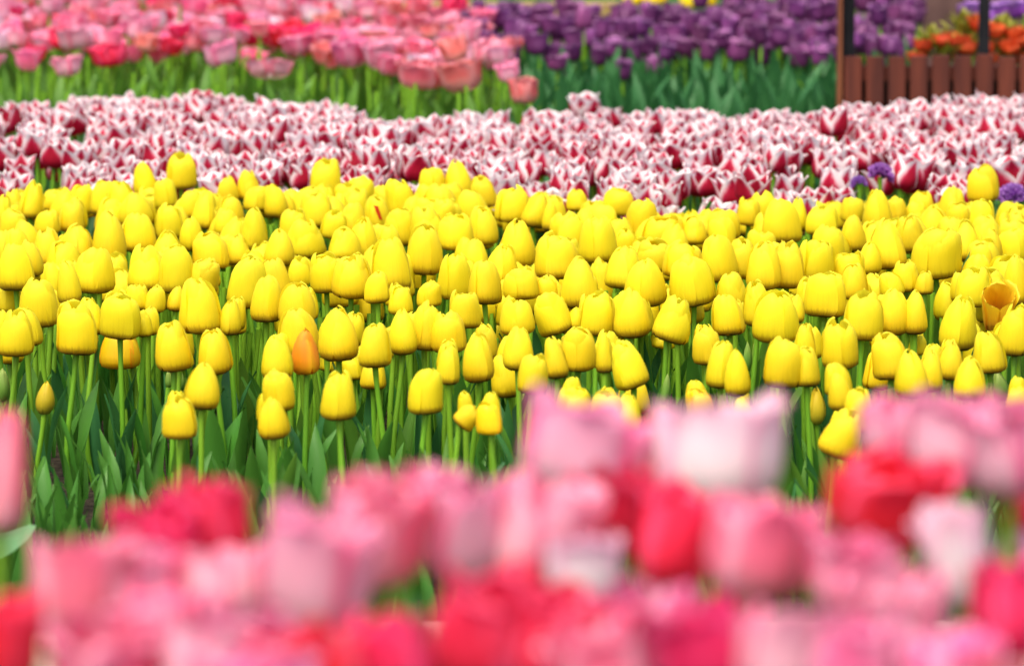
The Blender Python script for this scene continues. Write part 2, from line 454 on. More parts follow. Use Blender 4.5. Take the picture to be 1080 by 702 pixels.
# ------------------------------------------------------------------ yellow tulips: head centre x, top y, base y, width in the photograph
Y = []
def yl(s, st='', **kw):
    for q in s.split(';'):
        q = q.strip()
        if q:
            t = q.split()
            Y.append(dict(cx=float(t[0]), top=float(t[1]), base=float(t[2]), w=float(t[3]), fl=t[4] if len(t) > 4 else '', **kw))
yl("""33 190 229 26;14 199 222 20;59 201 222 26;86 194 225 24;110 189 226 30;128 190 230 31;153 170 206 27;191 160 198 33;174 188 219 24;151 207 229 24;
179 213 250 28;116 221 277 36;148 223 265 38;81 236 273 36;50 239 279 32;13 220 250 28;50 220 246 26;76 213 243 28;18 239 280 30;33 251 290 26;2 205 240 22;
269 218 263 31;322 230 270 42;202 227 263 26;238 220 247 28;262 179 210 25;240 185 212 24;291 193 228 25;271 196 221 28;343 168 206 33;380 184 213 30;304 203 226 17;
334 201 239 36;360 202 226 17;352 220 250 28;363 238 273 36;200 199 229 26;216 201 240 26;243 205 236 28;250 246 278 26;373 212 246 28;294 240 280 32;
422 189 227 29;483 168 209 31;510 186 217 26;455 176 210 28;398 206 241 28;540 195 233 36;452 208 236 36;466 211 243 28;509 216 256 34;480 226 262 38;448 235 288 36;
413 250 306 44;382 228 271 32;528 257 299 38;500 250 286 30;546 230 280 40;
609 198 221 25;580 210 242 15;565 200 239 28;652 198 225 32;676 210 249 34;629 227 275 42;635 214 241 34;597 222 251 34;587 244 293 46;660 239 266 22;699 226 259 42;731 226 256 32;690 252 283 40;
658 258 303 38;720 253 291 40;805 201 232 30;790 207 236 26;824 208 255 42;842 207 243 20;763 219 251 36;866 217 246 34;899 207 233 24;925 198 242 31;900 225 264 27;873 237 275 34;
757 245 295 40;781 250 291 34;806 253 303 38;830 254 302 38;860 252 295 38;895 264 293 34;900 277 313 30;1037 174 211 33;1004 195 232 30;971 202 229 26;946 206 231 20;
936 231 282 40;916 253 288 26;1010 212 238 26;1036 210 246 26;1058 223 243 14;1072 222 246 22;960 226 264 28;986 240 291 54;1003 260 300 36 b;1018 230 275 28;1044 238 277 26;1066 240 276 34;1034 255 287 26;1072 269 321 28""")
yl("""17 255 305 38;42 292 343 43;72 272 319 25;57 276 311 22;100 259 307 44;155 258 306 42;186 257 307 38;17 325 373 39;10 345 381 32 b;82 318 372 43 s;97 315 352 24;128 308 355 41 s;127 345 387 42 fb;
145 298 325 26;163 300 328 22;186 300 327 20;151 325 353 20;182 336 389 37;223 245 282 38;213 273 307 36;211 292 350 43;242 314 352 25;260 268 322 41;290 271 313 36;281 290 338 34;313 296 341 37;316 270 300 24;
343 266 307 34;371 267 312 42;317 323 375 43;356 322 379 42;322 345 393 29 o;292 352 398 34;226 346 392 37;374 365 398 26 b;347 365 390 22 b;397 285 318 26;445 270 300 28 b;479 264 313 38;512 272 319 37;422 300 330 26;452 297 322 26;
490 305 344 32;450 317 368 32;424 324 372 33;473 327 370 38;395 340 385 36;511 340 378 28 b;503 350 401 36;473 362 404 25;545 313 351 38;550 282 314 38;546 344 389 32;
448 389 435 37 s;372 374 399 22 b;394 378 409 28 b;538 386 416 26 b;562 371 413 32;493 422 447 24 t;517 422 456 26 f;357 390 441 38;190 415 460 35;214 380 430 36;294 387 431 34;288 416 461 32""")
yl("""609 270 323 40;634 271 318 26 b;681 270 321 45;728 266 321 46;582 305 351 38 l;630 305 352 37;665 303 354 38;682 300 346 26 b;607 322 346 16;711 311 358 40 r;577 290 313 22;610 343 389 37;586 354 398 27;637 350 392 18;661 358 407 38 l;700 345 366 26 b;
605 406 441 34;642 410 451 34;664 415 459 22;772 286 321 34;768 308 352 35;799 295 342 31;818 304 359 46;840 310 339 18;850 293 321 22;871 284 333 42;746 343 383 31;760 357 407 32;777 366 416 26;848 340 381 24;826 355 406 40;851 365 406 27;885 335 387 39;910 305 358 44;
784 417 446 22;886 391 431 26;905 408 454 27;888 427 478 42 r;942 304 351 35;964 305 351 27;955 275 306 30;940 285 311 26;975 285 309 20;1025 282 321 36;1010 311 368 42;1070 320 373 36;967 352 372 21 b;939 351 399 38 s;925 370 409 26 b;1002 358 399 27;1043 348 392 34;981 367 411 26;961 367 418 36;1023 375 421 34;1072 406 436 24""")
yl("1049 291 346 38 z;738 409 440 28 of;47 399 436 20 u;3 386 423 17 g;178 390 408 9 g;190 388 411 12 g;247 348 376 10 g;673 477 502 14 u;702 394 426 10 g;788 360 391 9 g;796 360 386 7 g;860 408 447 20 u;1055 388 421 18 g")

LAB = {
    (191, 198): 'tall two-humped yellow tulip standing above its bed against the red and white tulips',
    (153, 206): 'rounded tall yellow tulip left of the two-humped one against the red and white bed',
    (343, 206): 'tall yellow tulip with one petal split off, rising before the red and white bed',
    (1037, 211): 'lone tall yellow tulip beside the purple blooms, rising furthest into the red and white bed',
    (483, 209): 'tall plump yellow tulip at the highest point in the middle of the far edge',
    (422, 227): 'yellow tulip with its dark stem bared, left of the highest middle one',
    (609, 221): 'small round yellow tulip alone on the far edge before the red and white bed',
    (398, 241): 'yellow tulip with a thin red streak on its petal',
    (322, 393): 'orange flamed tulip among the yellow ones',
    (1049, 346): 'open bronze yellow tulip showing dark stamens inside',
    (127, 387): 'yellow tulip flushed orange at its edges, low behind the stem of a square one',
    (128, 355): 'square yellow tulip whose stem crosses in front of the orange flushed one',
    (47, 436): 'slim greenish yellow bud low among the stems at left of the yellow bed',
    (3, 423): 'large green tulip bud at the left edge of the yellow bed',
    (178, 408): 'small green bud just left of another below the pale yellow egg shaped heads',
    (190, 411): 'green bud with bent tip right of a smaller green one',
    (247, 376): 'thin green bud half hidden behind yellow heads left of the dark green stems',
    (673, 502): 'tiny yellow-green bud between the blurred pink and crimson foreground flowers',
    (702, 426): 'pale green bud above the white and pink foreground cup',
    (788, 391): 'pale green bud in a close pair right of the double yellow head, the longer',
    (796, 386): 'thinnest pale green bud in a close pair right of the double yellow head',
    (860, 447): 'greenish yellow bud left of the drooping yellow tulip',
    (1055, 421): 'pale green pointed bud at the front right, just above the pink flowers',
    (738, 440): 'orange yellow tulip peeping over the white and pink foreground cup',
    (888, 478): 'large drooping yellow tulip leaning right, lowest of the yellow bed',
    (905, 454): 'yellow tulip tucked behind the right side of the drooping one',
    (886, 431): 'half open yellow tulip with a green streak above the drooping one',
    (190, 460): 'low oval yellow tulip, left one of the lowest pair at the left front',
    (214, 430): 'pear shaped yellow tulip behind and right of a low oval one at left',
    (288, 461): 'low oval yellow tulip standing in front of a taller pear shaped one',
    (294, 431): 'yellow tulip half covered by the low oval one in front of it',
    (357, 441): 'pointed yellow tulip standing alone on its stem left of the square topped one',
    (448, 435): 'square topped yellow tulip standing alone over the stems near the front middle',
    (493, 447): 'tilted pale yellow tulip low beside a frilled one with orange base',
    (517, 456): 'frilled yellow tulip with orange base crossed by stems at the front',
    (395, 385): 'egg shaped yellow tulip on a dark stem with another head showing behind its stem',
    (503, 401): 'large egg shaped yellow tulip with a narrow one tight on its left side',
    (473, 404): 'narrow yellow tulip tight against the left of a large egg shaped one',
    (661, 407): 'yellow tulip leaning left with slanting right side, beside a slim bud-like one',
    (637, 392): 'slim yellow tulip squeezed left of a leaning one',
    (711, 358): 'yellow tulip leaning right with a slanting left side, alone above the green stems',
    (818, 359): 'broad yellow tulip with slanting shoulders above the wide double head',
    (826, 406): 'wide yellow tulip forming the left half of a broad double head',
    (851, 406): 'yellow tulip forming the right half of a broad double head',
    (768, 352): 'rounded yellow tulip with even cup shape left of the broad slanted one',
    (1010, 368): 'tall oval yellow tulip left of the open bronze one',
    (1043, 392): 'small oval yellow tulip right under the open bronze one',
    (1002, 399): 'narrow oval yellow tulip left of the small oval one',
    (1023, 421): 'egg shaped yellow tulip just over the blurred pink flowers beside the pale pointed bud',
    (939, 399): 'square shouldered yellow tulip with dull orange tint on a short dark stem',
    (910, 358): 'broad yellow tulip with a dark creased base on the right of the bed',
    (936, 282): 'pointed yellow tulip with brown mark at its base and bare dark stem',
    (986, 291): 'widest yellow tulip of the bed, a huge cup at the right',
    (182, 389): 'egg shaped yellow tulip with a pointed tip above two green buds',
    (226, 392): 'pale yellow conical tulip right of the pointed egg shaped one',
    (317, 375): 'broad yellow tulip behind the orange flamed one',
    (356, 379): 'broad yellow tulip right of the orange flamed one',
    (292, 398): 'egg shaped yellow tulip left of the orange flamed one',
    (82, 372): 'square yellow tulip with slanted right edge above bare stems at left',
    (17, 373): 'yellow tulip at the left edge with another head just under it',
    (155, 306): 'slant topped yellow tulip on a long straight bare stem at left',
    (587, 293): 'broad yellow cup on a thin bare dark stem in the middle of the bed',
    (582, 351): 'yellow tulip leaning left with its base pushed right, middle of the bed',
    (605, 441): 'yellow tulip top peeping over the pink flowers left of a larger one',
    (642, 451): 'yellow tulip peeping between two pink foreground flowers, behind its smaller twin',
}
YG = 'yellow tulips in the main bed'
for t in Y:
    f = t['fl']
    base_py = t['base']
    ref = at_height(540, base_py, .42)
    d = ref.y
    if 'b' in f: d += .55
    if 'g' in f or 'u' in f: d = at_height(540, base_py - 55, .42).y
    if f == 'z': d -= .1
    d = min(max(d, 6.72), 10.05) + rnd.uniform(-.03, .03)
    t['d'] = d
    hpx = t['base'] - t['top']
    tilt = rnd.gauss(0, .055)
    if 'l' in f: tilt = -.32
    if 'r' in f: tilt = .34
    if 't' in f: tilt = .75
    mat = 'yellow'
    ratio = t['w'] / hpx
    style = 'closed'
    q = rnd.random()
    if ratio < .76: style = 'egg' if q < .6 else 'closed'
    elif ratio > .92: style = 'square' if q < .65 else 'closed'
    else: style = 'closed' if q < .55 else ('square' if q < .88 else 'egg')
    if base_py > 350 and style == 'square' and 's' not in f and q < .4: style = 'closed'
    if 's' in f or 'f' in f and 'b' not in f: style = 'square'
    if style in ('closed', 'square') and rnd.random() < .28: style = 'loose'
    var = rnd.randrange(6)
    nm, ct = 'yellow_tulip', 'tulip'
    if f == 'o': mat, style = 'orange', 'egg'
    elif f == 'of': mat = 'flushed'
    elif f == 'fb': mat = 'flushed'
    elif f == 'f': mat = 'flushed'
    elif f == 'z': mat, style, var = 'bronze', 'gap', 0
    elif f == 'u': mat, style, nm, ct = 'yellowbud', 'bud', 'tulip_bud', 'tulip bud'
    elif f == 'g': mat, style, nm, ct = 'greenbud', 'bud', 'tulip_bud', 'tulip bud'
    hr = hpx * d / FPX * 1.02
    wr = t['w'] * d / FPX * 1.0
    bx = t['cx'] - math.sin(tilt) * hpx * .5
    b = at_dist(bx, t['base'], d)
    rz = rnd.uniform(0, 6.28)
    if f == 'z': rz, hr, wr = -math.pi / 2, hr * 1.15, wr * .9
    lab = LAB.get((int(t['cx']), int(t['base'])))
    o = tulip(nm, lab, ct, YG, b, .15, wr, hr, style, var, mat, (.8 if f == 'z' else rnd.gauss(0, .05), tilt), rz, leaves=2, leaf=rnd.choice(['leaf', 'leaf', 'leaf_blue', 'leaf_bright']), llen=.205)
    t['o'] = o; t['x'] = b.x
    if f == 'z':
        s = MB()
        for k in range(6):
            a_ = 2 * math.pi * k / 6
            rows = [[(.0035 * math.cos(c) * (2.2 if i > 2 else 1) + .012 * math.cos(a_) * (i / 4), .0035 * math.sin(c) * (2.2 if i > 2 else 1) + .012 * math.sin(a_) * (i / 4), .006 + .019 * i / 4) for c in [2 * math.pi * m_ / 5 for m_ in range(5)]] for i in range(5)]
            s.grid(rows, [[(0, 0)] * 5] * 5, close=True)
        link('stamens', s.mesh('stamens', M['stamen']), o, (0, -.012, b.z - .15 + .004), (.8, 0, 0))
    if (int(t['cx']), int(t['base'])) == (398, 241):
        s = MB(); s.grid([[(-.004 + .009 * i / 5 - .002 * (5 - i) / 5, -.5 * wr * (1.03 - .10 * (i / 5) ** 2) - .0015, .022 + .028 * (5 - i) / 5), (.003 + .009 * i / 5, -.5 * wr * (1.03 - .10 * (i / 5) ** 2) - .0018, .020 + .028 * (5 - i) / 5)] for i in range(6)], [[(0, i / 5), (1, i / 5)] for i in range(6)])
        tag(link('petal', s.mesh('petal', M['redstreak']), o, (0, 0, b.z - .15)), 'thin red streak petal')

# labels of neighbours: told by where they stand to a tulip that already has a label of its own
SHORT = {(191, 198): 'the tall two-humped tulip at the far edge', (343, 206): 'the split-sided tall tulip at the far edge', (1037, 211): 'the lone tall tulip by the purple blooms',
         (483, 209): 'the highest plump tulip of the far edge', (422, 227): 'the bare stemmed tulip at the far edge', (609, 221): 'the small round lone tulip at the far edge',
         (398, 241): 'the red streaked tulip', (322, 393): 'the orange flamed tulip', (1049, 346): 'the open bronze tulip', (128, 355): 'the square tulip over the orange flushed one',
         (448, 435): 'the lone square topped tulip near the front', (357, 441): 'the lone pointed tulip near the front', (711, 358): 'the right leaning tulip over green stems', (818, 359): 'the broad slant-shouldered tulip',
         (986, 291): 'the widest yellow cup', (936, 282): 'the brown marked bare stemmed tulip', (155, 306): 'the slant topped tulip on a long stem', (587, 293): 'the broad cup on a thin dark stem',
         (503, 401): 'the large egg shaped tulip with a narrow one beside it', (888, 478): 'the large drooping tulip', (82, 372): 'the square tulip over bare stems at left', (661, 407): 'the left leaning slanted tulip', (768, 352): 'the even rounded cup'}
IDX = {(int(t['cx']), int(t['base'])): t for t in Y}
for key, nmx in SHORT.items():
    L = IDX[key]; ly = (L['top'] + L['base']) / 2
    for dname, fn in (('close left of', lambda dx, dy: dx < 0 and abs(dy) < -dx), ('close right of', lambda dx, dy: dx > 0 and abs(dy) < dx),
                      ('right behind', lambda dx, dy: dy < 0 and abs(dx) <= -dy), ('right in front of', lambda dx, dy: dy > 0 and abs(dx) <= dy)):
        best = None
        for t in Y:
            if t is L: continue
            dx, dy = t['cx'] - L['cx'], (t['top'] + t['base']) / 2 - ly
            if fn(dx, dy) and (best is None or dx * dx + dy * dy < best[0]): best = (dx * dx + dy * dy, t)
        if best and best[0] < 60 ** 2 and 'label' not in best[1]['o']:
            best[1]['o']['label'] = 'yellow tulip ' + dname + ' ' + nmx

# fill between the digitised heads, further back where the bed closes up
EDGE = [(-200, 200), (0, 200), (150, 197), (480, 192), (560, 202), (640, 212), (700, 226), (760, 219), (850, 212), (1300, 214)]
def edge(x):
    for (a_, b_), (c_, d_) in zip(EDGE, EDGE[1:]):
        if x <= c_: return b_ + (d_ - b_) * (x - a_) / (c_ - a_)
    return 214
pts = [(t['x'], t['d']) for t in Y]
n = 0
tries = 0
while n < 300 - len(Y) - 2 and tries < 6000:
    tries += 1
    d = 10.05 - 2.5 * rnd.random() ** 1.3
    x = rnd.uniform(-1, 1) * (.108 * d + .02)
    if min((x - a_) ** 2 + (1.1 * (d - b_)) ** 2 for a_, b_ in pts) < .072 ** 2: continue
    pts.append((x, d)); n += 1
    k = 1.0 - .10 * max(0, (9.0 - d))
    z = .41 * k + rnd.gauss(0, .012) if d > 9 else .385 - .03 * (9 - d) + rnd.gauss(0, .012)
    hr = rnd.uniform(.060, .078); wr = hr * rnd.uniform(.72, .95)
    px, py = project(Vector((x, d, z + hr)))
    if py < edge(px): z -= (edge(px) - py) * d / FPX
    t = dict(fl='', x=x, d=d)
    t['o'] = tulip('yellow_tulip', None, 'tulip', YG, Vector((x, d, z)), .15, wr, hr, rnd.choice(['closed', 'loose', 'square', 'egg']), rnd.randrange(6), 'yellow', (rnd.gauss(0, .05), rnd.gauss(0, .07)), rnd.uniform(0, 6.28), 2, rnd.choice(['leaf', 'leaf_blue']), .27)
    Y.append(t)
ym = MB()
tries = n = 0
while n < 170 and tries < 9000:
    tries += 1
    d = 10.1 - 1.9 * rnd.random() ** 1.2
    x = rnd.uniform(-1, 1) * (.108 * d + .02)
    if min((x - a_) ** 2 + (1.1 * (d - b_)) ** 2 for a_, b_ in pts) < .042 ** 2: continue
    pts.append((x, d)); n += 1
    z = .395 - .03 * max(0, 9.2 - d) + rnd.gauss(0, .01)
    hr = rnd.uniform(.060, .074); wr = hr * rnd.uniform(.8, 1.0); k = rnd.randrange(6)
    px, py = project(Vector((x, d, z + hr)))
    if py < edge(px): z -= (edge(px) - py) * d / FPX
    ym.add(FL[rnd.choice(['closed', 'square', 'egg']), k], Matrix.Translation((x, d, z)) @ Matrix.Rotation(rnd.gauss(0, .08), 4, 'Y') @ Matrix.Rotation(rnd.uniform(0, 6.28), 4, 'Z') @ Matrix.Diagonal((wr, wr, hr, 1)))
    ym.add(STEMB[k], Matrix.Translation((x, d, .15)) @ Matrix.Diagonal((1, 1, z - .15, 1)), 1)
for t in Y:
    if 'cx' not in t or t['base'] < 300 or t['fl'] in ('g', 'u'): continue
    for rep_ in range(2 if t['base'] < 395 else 1):
        d = t['d'] + rnd.uniform(.14, .5)
        hp = rnd.uniform(.055, .066) * (1 if t['base'] < 395 else .8) * FPX / d
        by = t['base'] - rnd.uniform(0, 9)
        if by - hp < t['top'] - 2: hp = by - t['top'] + 2
        p_ = at_dist(t['cx'] + rnd.uniform(-.3, .3) * t['w'] * (1 if t['base'] < 395 else .3), by - (0 if t['base'] < 395 else 8), d); k = rnd.randrange(6)
        hr = hp * d / FPX * (.85 if rep_ else 1); wr = hr * rnd.uniform(.68, .82)
        ym.add(FL['closed', k], Matrix.Translation(p_) @ Matrix.Rotation(rnd.gauss(0, .05), 4, 'Y') @ Matrix.Rotation(rnd.uniform(0, 6.28), 4, 'Z') @ Matrix.Diagonal((wr, wr, hr, 1)))
        ym.add(STEMB[k], Matrix.Translation((p_.x, p_.y, .15)) @ Matrix.Diagonal((1.1, 1.1, p_.z - .15, 1)), 1)
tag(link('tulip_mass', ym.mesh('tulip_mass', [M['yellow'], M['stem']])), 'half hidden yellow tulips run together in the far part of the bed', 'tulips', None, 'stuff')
for t in Y:
    if 'label' not in t['o']:
        t['o']['label'] = 'plain yellow tulip crowded between others in the far half of the bed' if t['d'] > 8.6 else ('plain yellow tulip crowded between others halfway through the bed' if t['d'] > 7.7 else 'plain yellow tulip among the looser heads at the near side of the bed')

# a bent pale leaf at the left front and upright broad leaves belong to the big green bud
ob = IDX[(3, 423)]['o']
lf = MB()
rows, uvs = [], []
p0 = at_dist(3, 640, 6.62); p1 = at_dist(-22, 585, 6.56); p2 = at_dist(6, 576, 6.52); p3 = at_dist(36, 558, 6.50)
for i in range(12):
    c = Vector(cat([tuple(p0), tuple(p1), tuple(p2), tuple(p3)], i / 11)); wv = .017 * math.sin(math.pi * min(1, .25 + .75 * i / 11)) ** .6 + .0006
    rows.append([tuple(c + Vector((0, .014 * (u + 1) * (1 if i else 1), wv * u))) for u in (-1, -.3, .3, 1)]); uvs.append([(j / 3, i / 11) for j in range(4)])
lf.grid([[tuple(Vector(p_) - ob.location) for p_ in r_] for r_ in rows], uvs)
tag(link('leaf', lf.mesh('leaf', M['leaf_pale']), ob), 'pale green leaf bent over level')

def leaf_mass(name, label, mat, count, xr, yr, gz, lrange, seed, stems=0, slen=.3):
    q = random.Random(seed); b = MB()
    for _ in range(count):
        y = q.uniform(*yr); x = q.uniform(-1, 1) * .5 * (xr(y)[1] - xr(y)[0]) + .5 * sum(xr(y))
        L = q.uniform(*lrange)
        b.add(LEAFB[q.randrange(10)], Matrix.Translation((x, y, gz)) @ Matrix.Rotation(q.uniform(0, 6.28), 4, 'Z') @ Matrix.Diagonal((L, L, L, 1)))
    for _ in range(stems):
        y = q.uniform(*yr); x = q.uniform(-1, 1) * .5 * (xr(y)[1] - xr(y)[0]) + .5 * sum(xr(y))
        b.add(STEMB[q.randrange(8)], Matrix.Translation((x, y, gz)) @ Matrix.Rotation(q.uniform(0, 6.28), 4, 'Z') @ Matrix.Diagonal((1, 1, slen * q.uniform(.9, 1.05), 1)), 1)
    o = link(name, b.mesh(name, [M[mat], M['stem']]))
    return tag(o, label, 'leaves', None, 'stuff')
full = lambda y: (-.112 * y - .05, .112 * y + .05)
leaf_mass('tulip_leaves', 'dense dark green leaves filling the yellow tulip bed', 'leaf', 430, full, (6.62, 8.6), .15, (.10, .20), 5)
leaf_mass('tulip_leaves', 'broad leaves along the near edge of the yellow tulip bed', 'leaf', 330, full, (6.58, 7.5), .15, (.10, .2), 25)
leaf_mass('tulip_stems', 'crowded bright green stems deep inside the yellow tulip bed', 'leaf', 60, full, (8.2, 9.8), .15, (.12, .2), 15, 560, .24)
leaf_mass('tulip_leaves', 'blue green leaves mixed through the yellow tulip bed', 'leaf_blue', 180, full, (6.62, 9.9), .15, (.10, .19), 6)

# ------------------------------------------------------------------ red and white tulips
TOPLINE = [(0, 108), (60, 104), (110, 98), (200, 97), (300, 101), (400, 112), (470, 119), (520, 114), (560, 112), (620, 110), (700, 114), (800, 115), (880, 110), (960, 102), (1080, 96)]
def topline(x):
    x = min(max(x, 0), 1079.9)
    for (a_, b_), (c_, d_) in zip(TOPLINE, TOPLINE[1:]):
        if x <= c_: return b_ + (d_ - b_) * (x - a_) / (c_ - a_)
SPECIAL = [  # cx, top, base, width, label
    (10, 113, 140, 36, 'deep red tulip with white tips at the far left of the red and white bed'),
    (79, 110, 140, 36, 'red tulip with three white tips standing out near the left of the far edge'),
    (3, 145, 176, 34, 'dark red tulip at the left edge, over the far yellow tulips'),
    (40, 155, 178, 34, 'orange red tulip with white tips at left, just above a green gap'),
    (212, 98, 124, 32, 'red tulip with white top rising on the far edge left of the middle'),
    (618, 99, 122, 33, 'white and pink tulip rising highest over the far edge before the green leaves'),
    (958, 162, 202, 46, 'large crimson tulip with white notched rim left of the purple blooms'),
    (1068, 168, 204, 46, 'large crimson and white tulip at the right edge behind the lone tall yellow one'),
    (848, 140, 172, 40, 'broad red tulip with white tips right of the middle of its bed'),
    (915, 158, 186, 36, 'red and white tulip left of the large crimson one'),
    (290, 172, 194, 34, 'crimson and white tulip just behind the yellow heads, left of the split-sided one'),
    (545, 168, 192, 24, 'narrow bright red tulip with a white edge just behind the yellow bed'),
    (745, 178, 205, 44, 'red and white tulip beside the small green gap'),
]
RW = []
q = random.Random(77)
for cx, tp, bs, wd, lab in SPECIAL:
    d = min(max(at_height(540, bs, .395).y, 10.4), 12.7)
    b = at_dist(cx, bs, d)
    RW.append((d, b, wd * d / FPX, (bs - tp) * d / FPX, lab))
spots = [(b.x, d) for d, b, *_ in RW]
y = 9.85
row = 0
while y < 13.15:
    x = -.112 * y + (row % 2) * .05
    while x < .112 * y:
        xx, yy = x + q.gauss(0, .026), y + q.gauss(0, .03)
        hr = q.uniform(.059, .073)
        z = .40 + q.gauss(0, .018) - .09 * max(0, 10.3 - yy)
        px, py = project(Vector((xx, yy, z + hr)))
        gap = (892 < px < 946 and yy < 10.45) or (1046 < px < 1095 and yy < 10.4) or (40 < px < 74 and py > 166) or (714 < px < 738 and py > 172)
        if yy < 10.08 and not 545 < px < 860: gap = True
        if py > topline(px) and not gap and min((xx - a_) ** 2 + (yy - b_) ** 2 for a_, b_ in spots) > .046 ** 2 and not any(abs(px - c_[0]) < c_[3] * .45 and c_[1] + 5 < py < c_[2] + 2 for c_ in SPECIAL):
            RW.append((yy, Vector((xx, yy, z)), hr * q.uniform(.98, 1.2), hr, None)); spots.append((xx, yy))
        x += .074
    y += .084
    row += 1
RW.sort(key=lambda r: (r[4] is None, r[0]))
mass = MB()
RWL = 'white edged crimson tulip closely packed in the red and white bed'
for i, (d, b, wr, hr, lab) in enumerate(RW):
    tl = (q.gauss(.05, .11), q.gauss(0, .13)); rz = q.uniform(0, 6.28); var = q.randrange(6)
    if i < 300:
        tulip('red_white_tulip', lab or RWL, 'tulip', 'red and white tulips in the middle bed', b, .115, wr * (1.12 if lab else 1), hr * (1.1 if lab else 1), 'lily', var, 'redwhite_deep' if lab and 'white and pink' not in lab else 'redwhite', tl, rz, 1, 'leaf_blue', .24)
    else:
        mass.add(FL['lily', var], Matrix.Translation(b) @ Matrix.Rotation(tl[1], 4, 'Y') @ Matrix.Rotation(tl[0], 4, 'X') @ Matrix.Rotation(rz, 4, 'Z') @ Matrix.Diagonal((wr, wr, hr, 1)))
        mass.add(STEMB[var], Matrix.Translation((b.x, b.y, .115)) @ Matrix.Diagonal((1, 1, b.z - .115, 1)), 1)
print('red white', len(RW))
if len(RW) > 300:
    tag(link('tulip_mass', mass.mesh('tulip_mass', [M['redwhite'], M['stem']])), 'far rows of white edged crimson tulips run together', 'tulips', None, 'stuff')
leaf_mass('tulip_leaves', 'blue green leaves under the red and white tulips', 'leaf_blue', 700, full, (10.4, 13.0), .115, (.16, .25), 8)

# purple blooms with green leaves at the right, in the near edge of the red and white bed
def curly_bloom(px, py, d, wpx, label):
    b = at_dist(px, py, d)
    root = link('purple_bloom', None, None, (b.x, b.y, .115)); tag(root, label, 'flower', 'purple blooms by the red and white bed')
    s = MB(); qq = random.Random(int(px)); r = wpx * d / FPX / 2
    for k in range(26):
        a_, e_ = qq.uniform(0, 6.28), qq.uniform(-.2, 1.4)
        dv = Vector((math.cos(a_) * math.cos(e_), math.sin(a_) * math.cos(e_), math.sin(e_)))
        s.add(FL['lily', qq.randrange(6)], Matrix.Translation(dv * r * .65) @ dv.to_track_quat('Z', 'Y').to_matrix().to_4x4() @ Matrix.Diagonal((r * .62, r * .62, r * .62, 1)))
    h = b.z - .115
    link('flower', s.mesh('flower', M['violet']), root, (0, 0, h))
    link('stem', STEM[1], root, (0, 0, 0), (0, 0, 0), (1, 1, h))
    for k in range(4): link('leaf', LEAF['leaf'][k], root, (0, 0, 0), (0, 0, 1.6 * k), (.26, .26, .26))
curly_bloom(928, 187, 10.2, 25, 'larger ruffled purple bloom before the red and white bed, left of the lone yellow tulip')
curly_bloom(906, 195, 10.2, 16, 'small pale purple bloom touching the larger ruffled one')
curly_bloom(1068, 210, 10.15, 28, 'ruffled purple bloom at the right edge above green leaves')

# ------------------------------------------------------------------ pink tulips of the far bed
PK = [(285, 64, 82, 48, 'pale', 'wide pale pink open tulip hanging lowest at the front of the far pink bed'),
      (118, 48, 69, 38, 'crimson', 'crimson open tulip at the front of the far pink bed, left part'),
      (29, 52, 74, 26, 'rose', 'deep rose tulip near the left front of the far pink bed'),
      (73, 60, 80, 28, 'pale', 'dull pale pink tulip standing low beside the deep rose one'),
      (180, 41, 57, 24, 'crimson', 'small dark red tulip left of a coral one, front of the far pink bed'),
      (205, 37, 54, 22, 'coral', 'coral tulip right of a small dark red one'),
      (236, 46, 68, 34, 'pale', 'pink tulip with cream base in the middle front of the far pink bed'),
      (265, 28, 46, 40, 'crimson', 'wide crimson tulip over a pale one in the far pink bed'),
      (316, 37, 57, 30, 'rose', 'magenta rose tulip right of the wide pale lowest one'),
      (342, 47, 66, 22, 'coral', 'narrow coral tulip right of the magenta rose one'),
      (372, 42, 70, 38, 'rose', 'rose pink tulip, left one of a touching pair'),
      (402, 44, 72, 36, 'pale', 'pale pink tulip, right one of a touching pair'),
      (444, 66, 93, 44, 'coral', 'coral red tulip with cream base at the near right of the far pink bed'),
      (490, 64, 96, 46, 'coral', 'large coral red tulip right of the cream based coral one'),
      (530, 40, 60, 36, 'coral', 'coral tulip at the right border of the far pink bed before the purple flowers'),
      (538, 66, 84, 24, 'pale', 'pale tulip standing apart right of the far pink bed'),
      (553, 84, 108, 30, 'coral', 'coral tulip standing furthest right, against green leaves'),
      (15, 25, 46, 34, 'rose', 'rose tulip at the left edge of the far pink bed'), (60, 16, 32, 40, 'crimson', 'crimson tulip in the upper left of the far pink bed'),
      (95, 30, 48, 36, 'pale', 'pale pink tulip with cream base behind the crimson front one'), (165, 12, 32, 32, 'crimson', 'bright crimson tulip in the upper left middle of the far pink bed')]
q = random.Random(5)
pk = []
GP = .075
for cx, tp, bs, wd, mt, lab in PK:
    d = min(max(at_height(540, bs, .40).y, 12.95), 17.4)
    pk.append((d, at_dist(cx, bs, d), wd * d / FPX, (bs - tp) * d / FPX * 1.1, mt, lab))
spots = [(b.x, d) for d, b, *_ in pk]
tries = 0
def pink_right(y): return 548 - 55 * (y - 13.0) / 2.6
def pink_front(px): return 14.45 if px < 330 else (14.45 - .95 * min(1, (px - 330) / 100))
while len(pk) < 400 and tries < 16000:
    tries += 1
    yy = 13.4 + 3.7 * q.random()
    xl = -.110 * yy
    xr_ = (pink_right(yy) - 540) / FPX * yy
    xx = q.uniform(xl, xr_)
    if yy < pink_front(540 + FPX * xx / yy): continue
    if min((xx - a_) ** 2 + (.8 * (yy - b_)) ** 2 for a_, b_ in spots) < .066 ** 2: continue
    hr = q.uniform(.046, .066)
    z = .40 + q.gauss(0, .028)
    mt = q.choices(['rose', 'pale', 'coral', 'crimson', 'white'], [.25, .32, .20, .08, .15])[0]
    pk.append((yy, Vector((xx, yy, z)), hr * q.uniform(1.1, 1.5), hr, mt, None)); spots.append((xx, yy))
